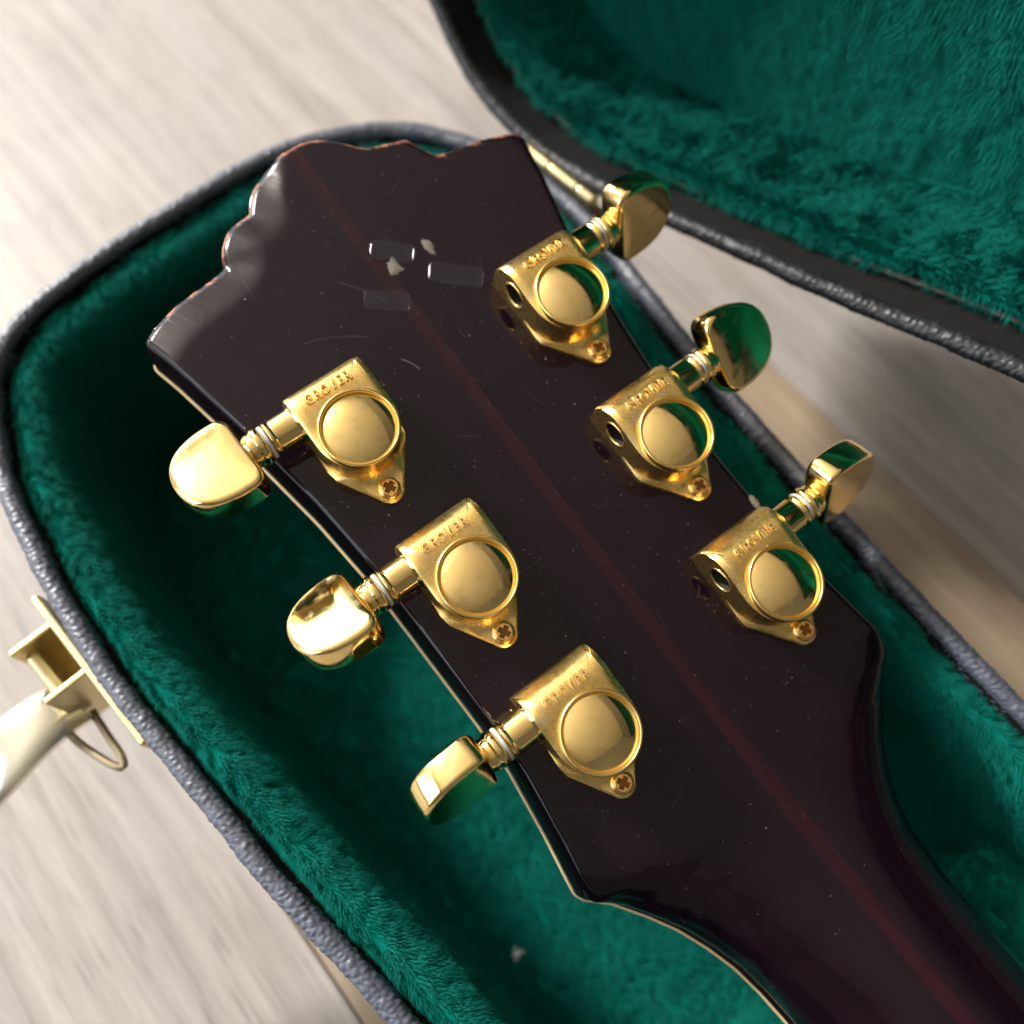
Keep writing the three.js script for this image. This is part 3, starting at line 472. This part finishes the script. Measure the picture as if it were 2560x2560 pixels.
  // shaft, washer, knob collar
  const lathe = prof => new THREE.LatheGeometry(prof.map(p => new THREE.Vector2(...p)), 48).rotateX(Math.PI / 2 * s).translate(TUBE_U, 5.6, 0);
  mesh('shaft', lathe([[4.5, 8.2], [4.5, 8.6], [3.95, 8.9], [3.75, 9.6], [3.7, 13.4], [3.45, 13.6], [3.45, 13.95], [3.75, 14.1], [3.85, 14.6], [3.75, 15.1], [2.4, 15.2]]), GOLD_POLISHED, m);
  mesh('washer', lathe([[2.4, 15.2], [3.45, 15.22], [3.58, 15.4], [3.58, 15.8], [3.45, 15.98], [2.4, 15.98]]), NYLON, m);
  m.traverse(o => { const uv = o.geometry.attributes.uv; for (let i = 0; i < uv.count; i++) uv.setXY(i, uv.getX(i) + seed * 11.7, uv.getY(i) + seed * 7.3); });
  return m;
}
// half-moon knob, its stalk on the shaft's axis
function knobGeometry(s, turn, seed) {
  const sh = new THREE.Shape(); const hw = 9.1, b0 = 19.4, dep = 15.6, rc = 3.0;
  sh.moveTo(0, b0); sh.lineTo(hw - rc, b0 + 0.2); sh.bezierCurveTo(hw - 0.8, b0 + 0.3, hw + 0.1, b0 + 1.6, hw + 0.1, b0 + rc + 0.6); sh.bezierCurveTo(hw + 0.2, b0 + 11.2, 6.3, b0 + dep, 0, b0 + dep);
  sh.bezierCurveTo(-6.3, b0 + dep, -hw - 0.2, b0 + 11.2, -hw - 0.1, b0 + rc + 0.6); sh.bezierCurveTo(-hw - 0.1, b0 + 1.6, -hw + 0.8, b0 + 0.3, -hw + rc, b0 + 0.2); sh.lineTo(0, b0);
  const ol = sh.getSpacedPoints(140).slice(0, 140), cy = b0 + 6.4, T = 3.35, rb = 1.3, ringsH = [];
  for (let k = 0; k <= 9; k++) { const r = k / 9; ringsH.push([0, r, T + 0.3 * (1 - r * r)]); }      // gently domed flat
  for (let k = 1; k <= 7; k++) { const a = k / 7 * Math.PI / 2; ringsH.push([rb * Math.sin(a), 1, T - rb * 0.9 * (1 - Math.cos(a))]); }
  for (let k = 1; k <= 3; k++) ringsH.push([rb + 0.12 * Math.sin(k / 3 * Math.PI / 2), 1, (T - rb * 0.9) * (1 - k / 3)]);
  const full = [...ringsH, ...ringsH.slice(0, -1).reverse().map(q => [q[0], q[1], -q[2]])];
  const q = grid(140, full.length, (i, j) => { const p = ol[i], [o, r, z] = full[j], R = Math.hypot(p.x, p.y - cy), k = r * (1 - (rb - o) / R); return [p.x * k, cy + (p.y - cy) * k, z, p.x * k, (p.y - cy) * k + z]; }, true);
  const neck = new THREE.LatheGeometry([[2.4, 16.0], [3.5, 16.02], [3.95, 16.5], [4.0, 17.5], [3.6, 17.8], [3.5, 18.3], [3.6, 18.9], [3.0, 20.4], [1.5, 21]].map(p => new THREE.Vector2(...p)), 40);
  // own axes: y along the shaft, z the knob's flat side; lay y along +-z of the machine
  const all = merge([q, neck]); { const uv = all.attributes.uv; for (let i = 0; i < uv.count; i++) uv.setXY(i, uv.getX(i) + seed * 9.1, uv.getY(i) + seed * 5.7); } all.rotateY(turn); all.rotateX(Math.PI / 2 * s); if (s < 0) all.rotateZ(Math.PI); 
  return all.translate(TUBE_U, 5.6, 0);
}
const a0 = 25.52, taper = 0.035;
let nT = 0;
for (const [s, i, tilt] of [[1, 0, 18], [1, 1, 38], [1, 2, -66], [-1, 0, -64], [-1, 1, -28], [-1, 2, -62]]) {
  const t = makeTuner(s, nT + 1);
  const u = (i - 1) * 37, v = a0 - taper * u;
  t.name = nT++ ? `tuning_machine_${String(nT - 1).padStart(3, '0')}` : 'tuning_machine';
  t.position.set(u / 1000, 0, s * v / 1000); t.rotation.y = 0;
  t.userData.label = `gold tuning machine, ${['nearest the tip', 'in the middle', 'nearest the neck'][i]} of the ${s > 0 ? 'left' : 'right'} row`;
  guitar.add(t);
  t.userData.tilt = tilt;
}
for (const t of guitar.children.filter(o => o.userData.tilt !== undefined)) {
  const s = t.position.z > 0 ? 1 : -1; mesh('knob', knobGeometry(s, t.userData.tilt * Math.PI / 180 * s, t.position.x * 100 + s * 5), GOLD_POLISHED, t); delete t.userData.tilt;
}
// ---- marks on the lacquer
{
  const r = rng(9), CHIP = new THREE.MeshStandardMaterial({ name: 'pale_filler', color: lin(0.15, 0.13, 0.105), roughness: 0.8 });
  const blob = (u, v, ru, rv, h, seed) => { const q = rng(seed), ph = q() * 6; return grid(60, 7, (i, j) => { const a = i / 60 * 6.2832, k = 1 - j / 6, rr = 1 + 0.55 * noise(Math.cos(a) * 1.3 + seed, Math.sin(a) * 1.3) + 0.3 * noise(Math.cos(a) * 4 + seed, Math.sin(a) * 4); const x = u + ru * rr * k * Math.cos(a), z = -(v + rv * rr * k * Math.sin(a)); return [x, h * (1 - k * k) + 0.22 * h * noise(x * 3, z * 3, seed) + 0.02, z, x, z]; }, true); };
  mesh('chip', blob(-66.3, 2.4, 1.8, 1.7, 0.2, 3), CHIP, head); mesh('chip', blob(-66.5, 11.5, 1.9, 0.9, 0.18, 8), CHIP, head);
  const TAPE = new THREE.MeshPhysicalMaterial({ name: 'clear_tape', color: lin(0.9, 0.9, 0.95), roughness: 0.1, transmission: 1, thickness: 0, ior: 1.3 });
  const patch = (u, v, ang, L, w, th) => { const sh = new THREE.Shape(), c = 1.1, x = L / 2, y = w / 2; sh.moveTo(-x + c, -y); sh.lineTo(x - c, -y); sh.quadraticCurveTo(x, -y, x, -y + c); sh.lineTo(x, y - c); sh.quadraticCurveTo(x, y, x - c, y); sh.lineTo(-x + c, y); sh.quadraticCurveTo(-x, y, -x, y - c); sh.lineTo(-x, -y + c); sh.quadraticCurveTo(-x, -y, -x + c, -y); const g = new THREE.ExtrudeGeometry(sh, { depth: th, bevelEnabled: true, bevelSize: 0.22, bevelThickness: 0.14, bevelSegments: 3, curveSegments: 8 }); g.rotateX(-Math.PI / 2); g.rotateY(ang); g.translate(u, 0.03 + 0.14, -v); return g; };
  const uvHead = g => { const p = g.attributes.position, uv = g.attributes.uv; for (let i = 0; i < p.count; i++) { const q = headUV(p.getX(i), -p.getZ(i)); uv.setXY(i, q[0], q[1]); } return g; };
  mesh('tape_patch', patch(-57.5, 12.6, 0.87, 11.5, 4.6, 0.10), TAPE, head);
  mesh('glue_mark', patch(-60.6, -3.6, 0.93, 9.5, 4.4, 0.03), TAPE, head); mesh('glue_mark', patch(-69.6, 4.0, 0.86, 9.0, 4.2, 0.03), TAPE, head);
}
{ // splinter on the edge beside the tuner nearest the neck
  const g = new THREE.IcosahedronGeometry(1, 2); { const p = g.attributes.position; for (let i = 0; i < p.count; i++) { const k = 1 + 0.35 * noise(p.getX(i) * 2, p.getY(i) * 2, p.getZ(i) * 2); p.setXYZ(i, p.getX(i) * 1.9 * k, p.getY(i) * 0.5 * k, p.getZ(i) * 0.7 * k); } }
  g.rotateY(-0.1).translate(21.5, 0.1, -35.3); g.computeVertexNormals();
  mesh('splinter', g, new THREE.MeshStandardMaterial({ name: 'bare_wood_splinter', color: lin(0.33, 0.27, 0.22), roughness: 0.7 }), head);
}
{ // speck of lint
  const r = rng(4), parts = [new THREE.IcosahedronGeometry(0.8, 2).scale(0.8, 1, 1.3)];
  for (let k = 0; k < 14; k++) { const a = r() * 6.28, b = r() * 3, L = 1 + r() * 1.3; const c = new THREE.CatmullRomCurve3([new THREE.Vector3(0, 0, 0), new THREE.Vector3(Math.cos(a) * L * 0.6, Math.sin(b) * 0.6, Math.sin(a) * L * 0.6), new THREE.Vector3(Math.cos(a + 0.6) * L, Math.sin(b) * 0.9, Math.sin(a + 0.6) * L)]); parts.push(new THREE.TubeGeometry(c, 8, 0.07, 5)); }
  const lint = mesh('lint', merge(parts), new THREE.MeshStandardMaterial({ name: 'white_lint', color: lin(0.62, 0.66, 0.70), roughness: 1 }), scene);
  lint.position.set(0.0651, -0.0860, 0.0613); lint.userData = { label: 'small white speck of lint on the green plush below the headstock', category: 'lint' };
}
scene.updateMatrixWorld(true);
renderer.render(scene, camera);
